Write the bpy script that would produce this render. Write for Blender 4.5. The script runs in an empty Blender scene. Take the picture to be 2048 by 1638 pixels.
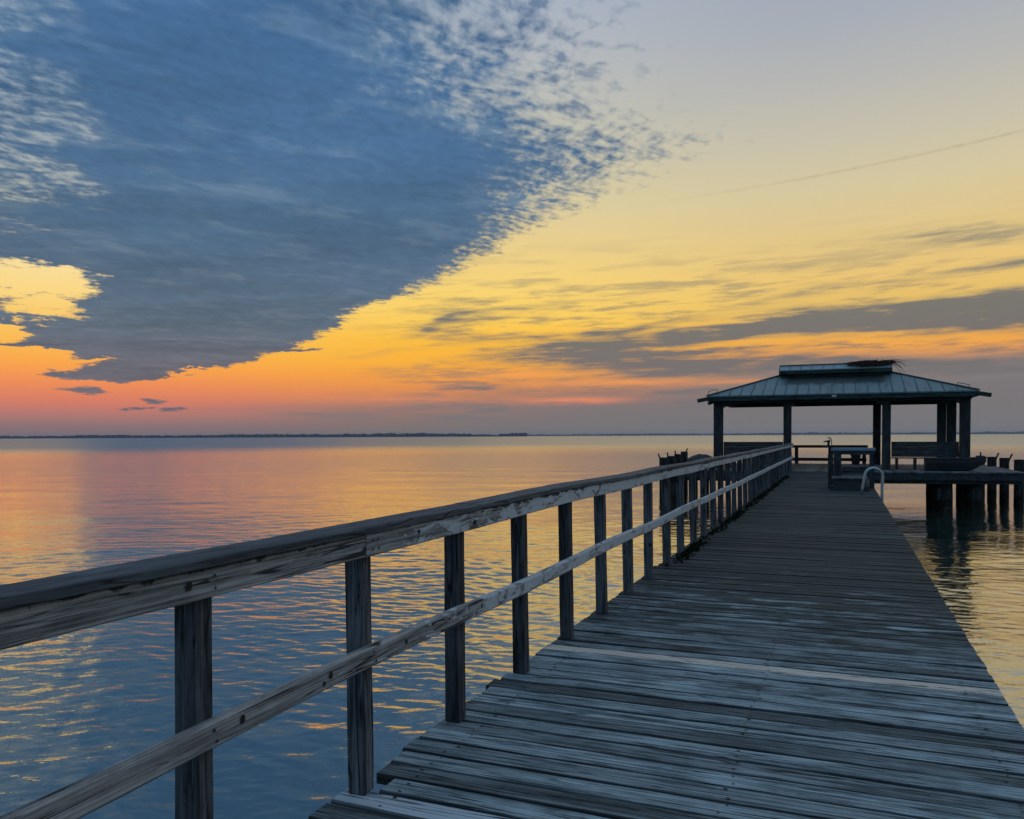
import bpy, math, random
import numpy as np
from mathutils import Vector, Matrix

random.seed(7)
rng = np.random.default_rng(11)
R = math.radians
scene = bpy.context.scene
COL = scene.collection

# ------------------------------------------------------------------ helpers
def lin(r, g, b):
    def f(c):
        c /= 255.0
        return c / 12.92 if c <= 0.04045 else ((c + 0.055) / 1.055) ** 2.4
    return (f(r), f(g), f(b), 1.0)

def tag(o, label=None, cat=None, group=None, kind=None):
    if label: o['label'] = label
    if cat: o['category'] = cat
    if group: o['group'] = group
    if kind: o['kind'] = kind
    return o

def empty(name, loc=(0, 0, 0), rz=0.0):
    o = bpy.data.objects.new(name, None)
    o.empty_display_size = 0.2
    COL.objects.link(o)
    o.location = loc
    o.rotation_euler = (0, 0, rz)
    return o

def copy_tree(o, parent=None):
    c = o.copy()
    COL.objects.link(c)
    if parent is not None:
        c.parent = parent
    for ch in [x for x in bpy.data.objects if x.parent == o]:
        copy_tree(ch, c)
    return c

class MB:
    """collects shapes, links them as one mesh object"""
    def __init__(self):
        self.v = []; self.f = []; self.mi = []; self.cur = 0
    def add(self, vs, fs):
        n = len(self.v)
        self.v += [tuple(p) for p in vs]
        for f in fs:
            self.f.append(tuple(i + n for i in f)); self.mi.append(self.cur)
    def box(self, x0, x1, y0, y1, z0, z1, M=None):
        vs = [Vector((x, y, z)) for z in (z0, z1) for y in (y0, y1) for x in (x0, x1)]
        if M is not None: vs = [M @ p for p in vs]
        self.add(vs, [(0, 2, 3, 1), (4, 5, 7, 6), (0, 1, 5, 4), (2, 6, 7, 3), (0, 4, 6, 2), (1, 3, 7, 5)])
    def bar(self, a, b, w, h, up=(0, 0, 1)):
        a = Vector(a); b = Vector(b); d = (b - a); L = d.length; d.normalize()
        up = Vector(up); s = d.cross(up)
        if s.length < 1e-4: s = d.cross(Vector((0, 1, 0)))
        s.normalize(); u = s.cross(d).normalized()
        vs = []
        for p in (a, b):
            for sx, sz in ((-1, -1), (1, -1), (1, 1), (-1, 1)):
                vs.append(p + s * sx * w / 2 + u * sz * h / 2)
        self.add(vs, [(3, 2, 1, 0), (4, 5, 6, 7), (0, 1, 5, 4), (1, 2, 6, 5), (2, 3, 7, 6), (3, 0, 4, 7)])
    def loft(self, rings, cap=True):
        n = len(rings[0]); base = len(self.v)
        vs = [p for r in rings for p in r]; fs = []
        for i in range(len(rings) - 1):
            for j in range(n):
                k = (j + 1) % n
                fs.append((i * n + j, i * n + k, (i + 1) * n + k, (i + 1) * n + j))
        if cap:
            fs.append(tuple(range(n - 1, -1, -1)))
            fs.append(tuple((len(rings) - 1) * n + j for j in range(n)))
        self.add(vs, fs)
    def tube(self, path, r, n=10, r1=None):
        path = [Vector(p) for p in path]; rings = []
        prev = None
        for i, p in enumerate(path):
            d = (path[min(i + 1, len(path) - 1)] - path[max(i - 1, 0)]).normalized()
            s = d.cross(Vector((0, 0, 1))) if prev is None else prev - d * prev.dot(d)
            if s.length < 1e-3: s = d.cross(Vector((0, 1, 0)))
            s.normalize(); prev = s; u = d.cross(s)
            rr = r if r1 is None else r + (r1 - r) * i / (len(path) - 1)
            rings.append([p + (s * math.cos(t) + u * math.sin(t)) * rr for t in [2 * math.pi * k / n for k in range(n)]])
        self.loft(rings)
    def lathe(self, prof, n=14, c=(0, 0), wob=0.0):
        rings = []
        for r, z in prof:
            rings.append([Vector((c[0] + r * (1 + wob * random.uniform(-1, 1)) * math.cos(2 * math.pi * k / n),
                                  c[1] + r * (1 + wob * random.uniform(-1, 1)) * math.sin(2 * math.pi * k / n), z)) for k in range(n)])
        self.loft(rings)
    def build(self, name, mat, parent=None, bevel=0.0, smooth=False, loc=None):
        me = bpy.data.meshes.new(name)
        me.from_pydata(self.v, [], self.f)
        mats = mat if isinstance(mat, (list, tuple)) else [mat]
        for m in mats: me.materials.append(m)
        if len(mats) > 1: me.polygons.foreach_set('material_index', self.mi)
        if smooth: me.polygons.foreach_set('use_smooth', [True] * len(self.f))
        me.update()
        o = bpy.data.objects.new(name, me)
        COL.objects.link(o)
        if parent is not None: o.parent = parent
        if loc is not None: o.location = loc
        if bevel > 0:
            b = o.modifiers.new('bevel', 'BEVEL'); b.width = bevel; b.segments = 2; b.limit_method = 'ANGLE'
        return o

# ------------------------------------------------------------------ node helper
class NT:
    def __init__(self, tree, flat=False):
        self.flat = flat; self.t = tree; self.n = tree.nodes; self.l = tree.links
    def node(self, typ, **kw):
        nd = self.n.new(typ)
        for k, v in kw.items(): setattr(nd, k, v)
        return nd
    def put(self, sock, v):
        if isinstance(v, bpy.types.NodeSocket): self.l.new(v, sock)
        elif v is not None: sock.default_value = v
    def m(self, op, a, b=None, c=None, clamp=False):
        nd = self.node('ShaderNodeMath', operation=op, use_clamp=clamp)
        for i, v in enumerate((a, b, c)):
            if v is not None: self.put(nd.inputs[i], v)
        return nd.outputs[0]
    def add(self, a, b): return self.m('ADD', a, b)
    def sub(self, a, b): return self.m('SUBTRACT', a, b)
    def mul(self, a, b): return self.m('MULTIPLY', a, b)
    def div(self, a, b): return self.m('DIVIDE', a, b)
    def sstep(self, e0, e1, v, o0=0.0, o1=1.0):
        nd = self.node('ShaderNodeMapRange', interpolation_type='SMOOTHSTEP')
        self.put(nd.inputs['Value'], v); self.put(nd.inputs['From Min'], e0); self.put(nd.inputs['From Max'], e1)
        self.put(nd.inputs['To Min'], o0); self.put(nd.inputs['To Max'], o1)
        return nd.outputs[0]
    def lstep(self, e0, e1, v, o0=0.0, o1=1.0):
        nd = self.node('ShaderNodeMapRange')
        self.put(nd.inputs['Value'], v); self.put(nd.inputs['From Min'], e0); self.put(nd.inputs['From Max'], e1)
        self.put(nd.inputs['To Min'], o0); self.put(nd.inputs['To Max'], o1)
        return nd.outputs[0]
    def comb(self, x, y, z=0.0):
        nd = self.node('ShaderNodeCombineXYZ')
        for i, v in enumerate((x, y, z)): self.put(nd.inputs[i], v)
        return nd.outputs[0]
    def sep(self, v):
        nd = self.node('ShaderNodeSeparateXYZ'); self.l.new(v, nd.inputs[0]); return nd.outputs
    def noise(self, vec, scale, detail=4.0, rough=0.55, dist=0.0, lac=2.0):
        nd = self.node('ShaderNodeTexNoise')
        if self.flat: nd.noise_dimensions = '2D'
        self.l.new(vec, nd.inputs['Vector'])
        nd.inputs['Scale'].default_value = scale; nd.inputs['Detail'].default_value = detail
        nd.inputs['Roughness'].default_value = rough; nd.inputs['Distortion'].default_value = 0.0 if self.flat else dist
        nd.inputs['Lacunarity'].default_value = lac
        return nd.outputs['Fac']
    def ramp(self, fac, stops, interp='LINEAR'):
        nd = self.node('ShaderNodeValToRGB'); cr = nd.color_ramp; cr.interpolation = interp
        while len(cr.elements) < len(stops): cr.elements.new(0.5)
        for e, (p, c) in zip(cr.elements, stops): e.position = p
        for e, (p, c) in zip(cr.elements, stops):
            e.color = c if len(c) == 4 else (*c, 1)
        self.l.new(fac, nd.inputs[0])
        return nd.outputs[0]
    def curve(self, x, pts, x0, x1, y0, y1):
        """float curve through (x,y) points, ranges normalised"""
        nd = self.node('ShaderNodeFloatCurve')
        c = nd.mapping.curves[0]
        pts = sorted(pts)
        q = [((px - x0) / (x1 - x0), (py - y0) / (y1 - y0)) for px, py in pts]
        while len(c.points) < len(q): c.points.new(0.5, 0.5)
        for p, (a, b) in zip(c.points, q):
            p.location = (a, b); p.handle_type = 'VECTOR'
        nd.mapping.use_clip = False
        nd.mapping.update()
        self.put(nd.inputs['Value'], self.lstep(x0, x1, x))
        return self.add(self.mul(nd.outputs[0], y1 - y0), y0)
    def mix(self, f, a, b):
        nd = self.node('ShaderNodeMix', data_type='RGBA')
        self.put(nd.inputs[0], f); self.put(nd.inputs[6], a); self.put(nd.inputs[7], b)
        return nd.outputs[2]
    def vmul(self, v, s):
        nd = self.node('ShaderNodeVectorMath', operation='MULTIPLY')
        self.put(nd.inputs[0], v); self.put(nd.inputs[1], s); return nd.outputs[0]
    def vadd(self, v, s):
        nd = self.node('ShaderNodeVectorMath', operation='ADD')
        self.put(nd.inputs[0], v); self.put(nd.inputs[1], s); return nd.outputs[0]
    def hsv(self, col, v=1.0, s=1.0):
        nd = self.node('ShaderNodeHueSaturation')
        self.put(nd.inputs['Color'], col); self.put(nd.inputs['Value'], v); self.put(nd.inputs['Saturation'], s)
        return nd.outputs[0]

def new_mat(name):
    m = bpy.data.materials.new(name); m.use_nodes = True
    nt = NT(m.node_tree)
    return m, nt, nt.n['Principled BSDF']

def wood(name, dark, light, axis='X', grain=60.0, stretch=0.04, rough=0.8, spec=0.2, bump=0.35,
         island=0.0, paint=None, knots=False, streak=0.5, moss=None, deep=0.30, fib=0.34, dirt=False, objvar=0.0):
    """weathered timber: grain stretched along one local axis"""
    m, nt, bs = new_mat(name)
    tc = nt.node('ShaderNodeTexCoord').outputs['Object']
    geo = nt.node('ShaderNodeNewGeometry')
    rnd = geo.outputs['Random Per Island']
    sc = [grain] * 3
    sc['XYZ'.index(axis)] = grain * stretch
    off = nt.comb(nt.mul(rnd, 37.0), nt.mul(rnd, 91.0), nt.mul(rnd, 53.0))
    base = nt.vadd(tc, off)
    ai = 'XYZ'.index(axis)
    def stretched(a, b):
        v = [a] * 3; v[ai] = b
        return nt.vmul(base, tuple(v))
    g = nt.noise(stretched(grain * 1.7, grain * stretch * 1.3), 1.0, 4.0, 0.6, 0.5)      # fine fibres
    g2 = nt.noise(stretched(grain * 0.45, grain * stretch * 0.55), 1.0, 4.0, 0.6, 1.1)    # growth bands
    blot = nt.noise(base, 3.1, 6.0, 0.65)
    blot2 = nt.noise(stretched(9.0, 4.0), 1.0, 6.0, 0.7)
    f = nt.add(nt.mul(nt.lstep(0.3, 0.7, g), fib), nt.add(nt.mul(nt.lstep(0.32, 0.68, g2), 0.64 - fib), nt.add(nt.mul(nt.lstep(0.32, 0.68, blot), 0.18), nt.mul(nt.lstep(0.3, 0.7, blot2), 0.18))))
    f = nt.lstep(0.22, 0.78, f)
    col = nt.ramp(f, [(0.0, tuple(c * deep for c in dark[:3])), (0.28, dark[:3]), (0.60, tuple(a * 0.5 + b * 0.5 for a, b in zip(dark, light))[:3]), (1.0, light[:3])])
    h = nt.add(nt.mul(g, 0.7), nt.mul(g2, 0.5))
    if island:
        col = nt.hsv(col, nt.lstep(0.0, 1.0, rnd, 1.0 - island, 1.0 + island))
    # drying cracks
    crk = nt.noise(nt.vmul(base, tuple(s * 0.5 if i != 'XYZ'.index(axis) else s * 0.5 for i, s in enumerate(sc))), 1.0, 2.0, 0.5, 0.3)
    cm = nt.m('MULTIPLY', nt.sstep(0.030, 0.004, nt.m('ABSOLUTE', nt.sub(crk, 0.5))), nt.sstep(0.40, 0.52, blot))
    col = nt.mix(nt.mul(cm, 0.9), col, (0.008, 0.008, 0.009, 1))
    h = nt.sub(h, nt.mul(cm, 0.5))
    if knots:
        vs = [4.2] * 3; vs['XYZ'.index(axis)] = 2.6
        vo = nt.node('ShaderNodeTexVoronoi'); vo.inputs['Scale'].default_value = 1.0
        nt.l.new(nt.vmul(base, tuple(vs)), vo.inputs['Vector'])
        k = nt.sstep(0.085, 0.05, vo.outputs['Distance'])
        ring = nt.m('SINE', nt.mul(vo.outputs['Distance'], 120.0))
        rm = nt.mul(nt.sstep(0.26, 0.06, vo.outputs['Distance']), nt.lstep(-1, 1, ring, 0.0, 0.35))
        col = nt.mix(rm, col, (0.03, 0.026, 0.024, 1))
        col = nt.mix(k, col, (0.012, 0.010, 0.010, 1))
    if moss:
        mc, thr, m0, m1, md = moss      # the growth gets thicker along the pier
        mth = nt.sub(thr, nt.sstep(m0, m1, nt.sep(tc)[1], 0.0, md))
        mm = nt.sstep(mth, nt.add(mth, 0.14), nt.noise(nt.vmul(base, (1.0, 3.0, 1.0)), 2.2, 6.0, 0.65))
        col = nt.mix(nt.mul(mm, 0.85), col, mc)
    if dirt:    # dirt packed in the joints and along the worn board edges
        at = nt.node('ShaderNodeAttribute'); at.attribute_name = 'joint_dirt'
        dm = nt.sstep(0.42, 0.80, nt.add(at.outputs['Fac'], nt.mul(nt.sub(nt.noise(stretched(26.0, 5.0), 1.0, 5.0, 0.7), 0.5), 0.9)))
        col = nt.mix(nt.mul(dm, 0.80), col, (0.012, 0.014, 0.015, 1))
    if objvar:
        oi = nt.node('ShaderNodeObjectInfo').outputs['Random']
        col = nt.hsv(col, nt.lstep(0.0, 1.0, oi, 1.0 - objvar, 1.0 + objvar))
    if paint:
        pc, y0, y1, lo, hi = paint       # colour, along-range over which the paint film survives, cover
        px = nt.sep(tc)
        ps = [14.0] * 3; ps['XYZ'.index(axis)] = 5.0
        pn = nt.noise(nt.vmul(base, tuple(ps)), 1.0, 8.0, 0.68, 0.7)
        pn2 = nt.noise(tc, 0.9, 2.0)
        cov = nt.add(nt.sstep(y0, y1, px['XYZ'.index(axis)], lo, hi), nt.mul(nt.sub(pn2, 0.5), 0.25))
        pm = nt.sstep(nt.sub(1.0, cov), nt.add(nt.sub(1.0, cov), 0.025), pn)
        col = nt.mix(pm, col, nt.mix(nt.noise(tc, 25.0, 4.0), pc, tuple(c * 0.62 for c in pc[:3]) + (1,)))
        h = nt.add(h, nt.mul(pm, 0.45))
    nt.l.new(col, bs.inputs['Base Color'])
    bs.inputs['Roughness'].default_value = rough
    bs.inputs['Specular IOR Level'].default_value = spec
    bp = nt.node('ShaderNodeBump'); bp.inputs['Strength'].default_value = bump; bp.inputs['Distance'].default_value = 0.006
    nt.l.new(h, bp.inputs['Height']); nt.l.new(bp.outputs[0], bs.inputs['Normal'])
    return m

def plain(name, c, rough=0.5, metal=0.0, var=0.25, scale=8.0, spec=0.5, bump=0.1):
    m, nt, bs = new_mat(name)
    tc = nt.node('ShaderNodeTexCoord').outputs['Object']
    n = nt.noise(tc, scale, 6.0, 0.65)
    col = nt.mix(n, tuple(x * (1 - var) for x in c[:3]) + (1,), tuple(min(1, x * (1 + var)) for x in c[:3]) + (1,))
    nt.l.new(col, bs.inputs['Base Color'])
    nt.l.new(nt.lstep(0.2, 0.8, n, max(0.05, rough - 0.12), rough + 0.12), bs.inputs['Roughness'])
    bs.inputs['Metallic'].default_value = metal
    bs.inputs['Specular IOR Level'].default_value = spec
    bp = nt.node('ShaderNodeBump'); bp.inputs['Strength'].default_value = bump; bp.inputs['Distance'].default_value = 0.01
    nt.l.new(n, bp.inputs['Height']); nt.l.new(bp.outputs[0], bs.inputs['Normal'])
    return m

# ------------------------------------------------------------------ camera
EYE = 1.406                       # above the pier planks (planks: z = 0)
F = 1600.0 / 2048.0               # focal length / picture width
cam = bpy.data.cameras.new('camera')
cam_o = bpy.data.objects.new('camera', cam); COL.objects.link(cam_o)
cam.sensor_width = 36.0; cam.lens = F * 36.0
cam.shift_y = 52.6 / 2048.0
cam.clip_start = 0.05; cam.clip_end = 60000
cam_o.matrix_world = Matrix.Translation((0, 0, EYE)) @ Matrix.Rotation(R(90), 4, 'X') @ Matrix.Rotation(-0.0043, 4, 'Z')
scene.camera = cam_o
WATER_Z = -1.40

# ------------------------------------------------------------------ sky
def bearing(px, py):
    """compass bearing (deg right of +Y) and height above the horizon of a spot of sky"""
    a = math.atan((px - 1024) / 1600.0)
    e = math.atan((871.6 - 0.0043 * (px - 1024) - py) / 1600.0 * math.cos(a))
    return math.degrees(a), math.degrees(e)

SUN_AZ, SUN_EL = -9.0, 1.5
world = bpy.data.worlds.new('World'); scene.world = world
world.use_nodes = True
W = NT(world.node_tree, flat=True)
bg = W.n['Background']
gen = W.node('ShaderNodeTexCoord').outputs['Generated']
dx, dy, dz = W.sep(gen)
zc = W.m('MAXIMUM', dz, 0.0015)
el = W.mul(W.m('ARCSINE', zc), 57.29578)
az = W.mul(W.m('ARCTAN2', dx, dy), 57.29578)

def el_ramp(px, rows):
    a = math.atan((px - 1024) / 1600.0)
    st = []
    for py, c in rows:
        e = bearing(px, py)[1]
        st.append((max(0.0, e / 40.0), lin(*c)))
    st.sort(key=lambda s: s[0])
    st.append((1.0, lin(128, 150, 178)))
    return W.ramp(W.div(el, 40.0), st)
left = el_ramp(60, [(876, (128, 108, 114)), (850, (146, 116, 116)), (825, (186, 122, 112)), (800, (218, 126, 102)), (765, (240, 142, 88)), (725, (252, 166, 76)),
                    (690, (253, 184, 80)), (640, (252, 200, 100)), (580, (252, 216, 132)), (520, (250, 222, 156)), (400, (204, 203, 186)), (250, (176, 184, 186)), (0, (154, 170, 186))])
mid = el_ramp(800, [(872, (124, 116, 114)), (845, (138, 117, 110)), (815, (170, 124, 108)), (785, (226, 142, 84)), (755, (246, 160, 66)), (720, (252, 180, 60)), (680, (253, 192, 66)),
                    (640, (253, 206, 92)), (580, (250, 213, 116)), (500, (238, 209, 138)), (400, (220, 205, 160)), (250, (196, 194, 178)), (100, (182, 186, 190)), (0, (170, 180, 194))])
right = el_ramp(1850, [(868, (120, 121, 125)), (800, (124, 121, 124)), (728, (134, 124, 122)), (706, (214, 150, 96)), (684, (246, 170, 74)), (650, (238, 180, 84)), (600, (234, 193, 104)),
                       (540, (236, 198, 118)), (450, (226, 199, 138)), (350, (214, 200, 160)), (250, (200, 193, 172)), (120, (182, 182, 180)), (0, (168, 174, 184))])
wl = W.sstep(-27.0, -5.0, az, 1.0, 0.0)
wr = W.sstep(0.0, 22.0, az)
clear = W.mix(wr, W.mix(wl, mid, left), right)

# thin low streaks (stratus and cirrus) near the horizon
sv = W.comb(W.mul(az, 0.055), W.mul(el, 0.30), 0.0)
n1 = W.noise(sv, 1.0, 5.0, 0.55)
n2 = W.noise(W.comb(W.add(W.mul(az, 0.055), 17.3), W.mul(el, 0.30)), 1.0, 5.0, 0.55)
az2 = W.add(az, W.mul(W.sub(n1, 0.5), 9.0))
el2 = W.add(el, W.mul(W.sub(n2, 0.5), 2.2))
# the streaks climb slightly to the right
tilt = W.sub(el, W.mul(az, 0.030))
fine = W.noise(W.comb(W.mul(az, 0.10), W.mul(tilt, 1.15), 1.7), 1.0, 6.0, 0.6, 0.5)
total = None
def band(px, py, wx, wy, slope, amp):
    global total
    a0, e0 = bearing(px, py)
    sa = wx / 1600 * 57.3 * math.cos(R(a0)) ** 2; se = wy / 1600 * 57.3 * math.cos(R(a0))
    da = W.sub(az2, a0)
    u = W.div(da, sa)
    v = W.div(W.sub(W.sub(el2, e0), W.mul(da, slope)), se)
    t = W.add(W.mul(u, u), W.mul(v, v))
    g = W.mul(W.m('POWER', 2.71828, W.mul(t, -1.0)), amp)
    total = g if total is None else W.add(total, g)
band(2060, 622, 300, 38, 0.03, 1.8)
band(1700, 638, 330, 28, 0.05, 1.5)
band(1400, 665, 260, 22, 0.06, 0.9)
band(2080, 520, 170, 17, 0.0, 0.9)
band(1560, 540, 190, 10, -0.02, 0.5)
band(1880, 478, 240, 26, 0.0, 0.75)
band(1330, 728, 320, 28, 0.0, 1.05)
band(1700, 738, 300, 20, 0.0, 0.8)
band(2000, 735, 200, 16, 0.0, 0.7)
band(1170, 700, 280, 22, 0.05, 0.75)
band(1030, 775, 240, 14, 0.0, 0.75)
band(900, 655, 150, 13, 0.16, 0.62)
band(1000, 630, 130, 7, 0.16, 0.6)
band(1250, 590, 160, 8, 0.18, 0.5)
band(860, 690, 120, 8, 0.12, 0.5)
band(1390, 195, 80, 28, 0.0, 0.3)
band(1760, 560, 220, 9, 0.03, 0.5)
band(1300, 640, 200, 10, 0.08, 0.55)
band(1560, 600, 200, 8, 0.06, 0.5)
band(1100, 670, 160, 9, 0.12, 0.6)
band(1980, 455, 160, 10, 0.02, 0.45)
band(1450, 705, 160, 9, 0.03, 0.7)
band(1250, 745, 220, 8, 0.02, 0.7)
band(1150, 830, 500, 26, 0.0, 0.9)
band(620, 825, 200, 8, 0.0, 0.5)
band(1480, 790, 420, 26, 0.0, 1.0)
fine2 = W.noise(W.comb(W.add(W.mul(az, 0.26), 41.7), W.mul(tilt, 2.1)), 1.0, 6.0, 0.62, 0.9)
dens = W.mul(total, W.mul(W.lstep(0.28, 0.72, fine, 0.30, 1.55), W.lstep(0.3, 0.7, fine2, 0.6, 1.4)))
amask = W.sstep(0.05, 1.25, dens)
bank = W.mul(W.sstep(-14.0, 6.0, az), W.sstep(3.9, 2.0, W.add(el, W.mul(W.sub(fine, 0.5), 3.2))))
thin = W.mul(W.mul(W.sstep(0.46, 0.64, W.add(W.mul(fine, 0.6), W.mul(fine2, 0.4))), W.sstep(15.0, 7.5, el)), W.mul(W.sstep(-15.0, 0.0, az), 0.85))
amask = W.m('MAXIMUM', amask, W.m('MAXIMUM', W.mul(bank, 0.85), thin), clamp=True)
scol = W.ramp(W.div(el, 40.0), [(0.0, lin(120, 118, 121)), (0.06, lin(122, 117, 118)), (0.12, lin(116, 112, 112)), (0.2, lin(116, 115, 112)), (0.3, lin(142, 137, 122)), (0.42, lin(172, 164, 142)), (0.6, lin(170, 170, 165))])
sky = W.mix(W.mul(amask, 0.97), clear, scol)
# pink-lit gaps low on the right
pink = None
for px, py, wx, wy, am in ((1150, 798, 110, 7, 0.9), (1230, 763, 170, 7, 0.8), (1490, 765, 200, 5, 0.5), (780, 800, 160, 5, 0.5), (1040, 748, 120, 7, 0.8)):
    a0, e0 = bearing(px, py)
    u = W.div(W.sub(az, a0), wx / 1600 * 57.3); v = W.div(W.add(W.sub(el, e0), W.mul(W.sub(n2, 0.5), 0.9)), wy / 1600 * 57.3)
    g = W.mul(W.m('POWER', 2.71828, W.mul(W.add(W.mul(u, u), W.mul(v, v)), -1.0)), am)
    pink = g if pink is None else W.m('MAXIMUM', pink, g)
sky = W.mix(W.mul(pink, W.sstep(0.25, 0.55, fine2)), sky, W.ramp(W.div(el, 10.0), [(0.2, lin(232, 132, 104)), (0.42, lin(250, 164, 84))]))
# old vapour trail on the right
a0, e0 = bearing(1400, 392); a1, e1 = bearing(2060, 258)
lt = W.sub(W.sub(el, e0), W.mul(W.sub(az, a0), (e1 - e0) / (a1 - a0)))
trail = W.mul(W.sstep(0.13, 0.03, W.m('ABSOLUTE', lt)), W.mul(W.sstep(a0 - 8, a0 + 10, az), W.lstep(0.3, 0.7, W.noise(W.comb(az, el), 1.4, 4.0), 0.1, 0.32)))
sky = W.mix(trail, sky, lin(170, 150, 125))

# the big altocumulus deck, laid out on a level plane so that it foreshortens
inv = W.div(1.0, W.add(zc, 0.06))
P = W.comb(W.mul(dx, inv), W.mul(dy, inv), 0.0)
edgeR = [(1105, -60), (1110, 0), (1150, 60), (1205, 150), (1258, 225), (1400, 288), (1350, 318), (1290, 352), (1180, 412), (1062, 470), (955, 530), (860, 585),
         (742, 618), (690, 660), (620, 692), (470, 732), (335, 762), (250, 772), (60, 786)]
edgeL = [(-260, 640), (-120, 684), (20, 692), (95, 700), (165, 712), (150, 722), (100, 738), (96, 752), (190, 764), (262, 772), (330, 786)]
ptsR = [(bearing(*p)[1], bearing(*p)[0]) for p in edgeR]
ptsL = [(bearing(*p)[1], bearing(*p)[0]) for p in edgeL]
Pw = W.vadd(P, W.vmul(W.comb(W.sub(W.noise(P, 2.2, 2.0), 0.5), W.sub(W.noise(W.vadd(P, (4.0, 9.0, 3.0)), 2.2, 2.0), 0.5), 0.0), (0.11, 0.11, 0.0)))
cell = W.noise(W.vmul(Pw, (15.0, 9.0, 1.0)), 1.0, 3.0, 0.5, 0.2)
# rows of small puffs running obliquely
Pr = W.comb(W.add(W.mul(W.sep(Pw)[0], 0.80), W.mul(W.sep(Pw)[1], 0.60)), W.sub(W.mul(W.sep(Pw)[1], 0.80), W.mul(W.sep(Pw)[0], 0.60)), 0.0)
rip = W.noise(W.vmul(Pr, (9.0, 26.0, 1.0)), 1.0, 3.0, 0.5, 0.2)
rip2 = W.noise(W.vmul(Pw, (38.0, 24.0, 1.0)), 1.0, 2.0, 0.5, 0.15)
tex = W.add(W.mul(cell, 0.32), W.add(W.mul(rip, 0.38), W.mul(rip2, 0.30)))
azr = W.curve(el, ptsR, 0.0, 40.0, -45.0, 45.0)
azl = W.curve(el, ptsL, 0.0, 40.0, -45.0, 45.0)
azl = W.mix(0.0, azl, azl) if False else azl
azl = W.add(azl, W.sstep(8.3, 9.6, el, 0.0, -60.0))
wob = W.noise(W.comb(W.mul(az, 0.35), W.mul(el, 1.5), 3.0), 1.0, 7.0, 0.62)
wobA = W.mul(W.sub(wob, 0.5), W.lstep(3.0, 18.0, el, 6.0, 3.0))
wide = W.curve(el, [(0, 0.7), (4, 1.0), (8, 1.7), (12, 2.6), (14, 4.0), (16, 7.5), (19, 13.0), (23, 16.0), (30, 16.5), (40, 16.5)], 0.0, 40.0, 0.0, 17.0)
sdR = W.div(W.add(W.sub(azr, az), wobA), wide)
sdL = W.div(W.add(W.sub(az, azl), W.mul(wobA, 1.2)), 1.2)
dR = W.m('MULTIPLY', W.m('MINIMUM', W.m('MAXIMUM', sdR, -1.0), 1.8), 1.0)
dL = W.m('MINIMUM', W.m('MAXIMUM', sdL, -1.0), 1.8)
dd = W.m('MINIMUM', dR, dL)
# broken left side and the bright holes
brk = W.sstep(-24.5, -31.5, W.add(az, W.mul(W.sub(W.noise(P, 2.6, 3.0), 0.5), 16.0)), 0.0, 0.74)
brk = W.mul(brk, W.sstep(9.5, 13.5, el, 0.0, 1.45))
dd = W.sub(dd, brk)
def hole(px, py, wx, wy, amp):
    a0, e0 = bearing(px, py)
    u = W.div(W.add(W.sub(az, a0), W.mul(wobA, 0.8)), wx / 1600 * 57.3 * math.cos(R(a0)) ** 2)
    v = W.div(W.add(W.sub(el, e0), W.mul(W.sub(wob, 0.5), 2.2)), wy / 1600 * 57.3 * math.cos(R(a0)))
    return W.mul(W.sstep(2.3, 0.0, W.add(W.mul(u, u), W.mul(v, v))), amp)
for h in ((75, 562, 135, 37, 2.1), (95, 622, 105, 17, 1.6), (-20, 664, 85, 25, 2.1), (175, 692, 70, 5, 0.9), (60, 715, 120, 8, 2.0), (360, 748, 45, 5, 1.5)):
    dd = W.sub(dd, hole(*h))
# little detached clouds under the deck
for px, py, wx, wy in ((170, 781, 75, 10), (312, 801, 42, 9), (340, 819, 34, 5), (590, 700, 60, 5), (270, 818, 40, 3)):
    a0, e0 = bearing(px, py)
    u = W.div(W.add(W.sub(az, a0), W.mul(wobA, 0.7)), wx / 1600 * 57.3 * math.cos(R(a0)) ** 2)
    v = W.div(W.add(W.sub(el, e0), W.mul(W.sub(wob, 0.5), 1.0)), wy / 1600 * 57.3 * math.cos(R(a0)))
    dd = W.m('MAXIMUM', dd, W.sub(1.0, W.add(W.mul(u, u), W.mul(v, v))))
T = W.lstep(0.37, 0.63, tex)
B = W.m('MAXIMUM', W.m('MINIMUM', dd, 1.5), -0.5)
opac = W.sstep(W.lstep(9.0, 16.0, el, -0.15, -0.42), W.lstep(9.0, 16.0, el, 0.98, 1.22), W.sub(W.add(W.mul(B, W.lstep(9.0, 16.0, el, 1.7, 1.55)), W.curve(el, [(0, 0.0), (9, 0.0), (16, 0.30), (23, 0.32), (28, 0.52), (40, 0.55)], 0.0, 40.0, 0.0, 1.0)), W.mul(W.sub(1.0, T), W.lstep(9.0, 17.0, el, 0.80, 1.08))))
opac = W.mul(opac, W.sstep(-0.35, 0.15, dy))
ccol = W.ramp(W.div(el, 40.0), [(0.06, lin(112, 104, 112)), (0.13, lin(104, 106, 116)), (0.2, lin(92, 108, 124)), (0.32, lin(82, 108, 134)), (0.48, lin(74, 108, 144)), (0.72, lin(66, 104, 146)), (1.0, lin(72, 108, 148))])
wisp = W.sstep(0.50, 0.76, W.noise(W.vmul(Pr, (2.6, 4.6, 1.0)), 1.0, 6.0, 0.6, 0.4))
ccol = W.mix(W.mul(wisp, 0.42), ccol, W.ramp(W.div(el, 40.0), [(0.1, lin(132, 122, 124)), (0.3, lin(120, 138, 152)), (0.6, lin(118, 148, 176))]))
big = W.noise(W.vmul(Pw, (0.9, 2.2, 1.0)), 1.0, 6.0, 0.6, 0.4)
shade = W.add(W.lstep(0.30, 0.70, big, 0.88, 1.14), W.mul(W.sub(cell, 0.5), 0.35))
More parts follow.
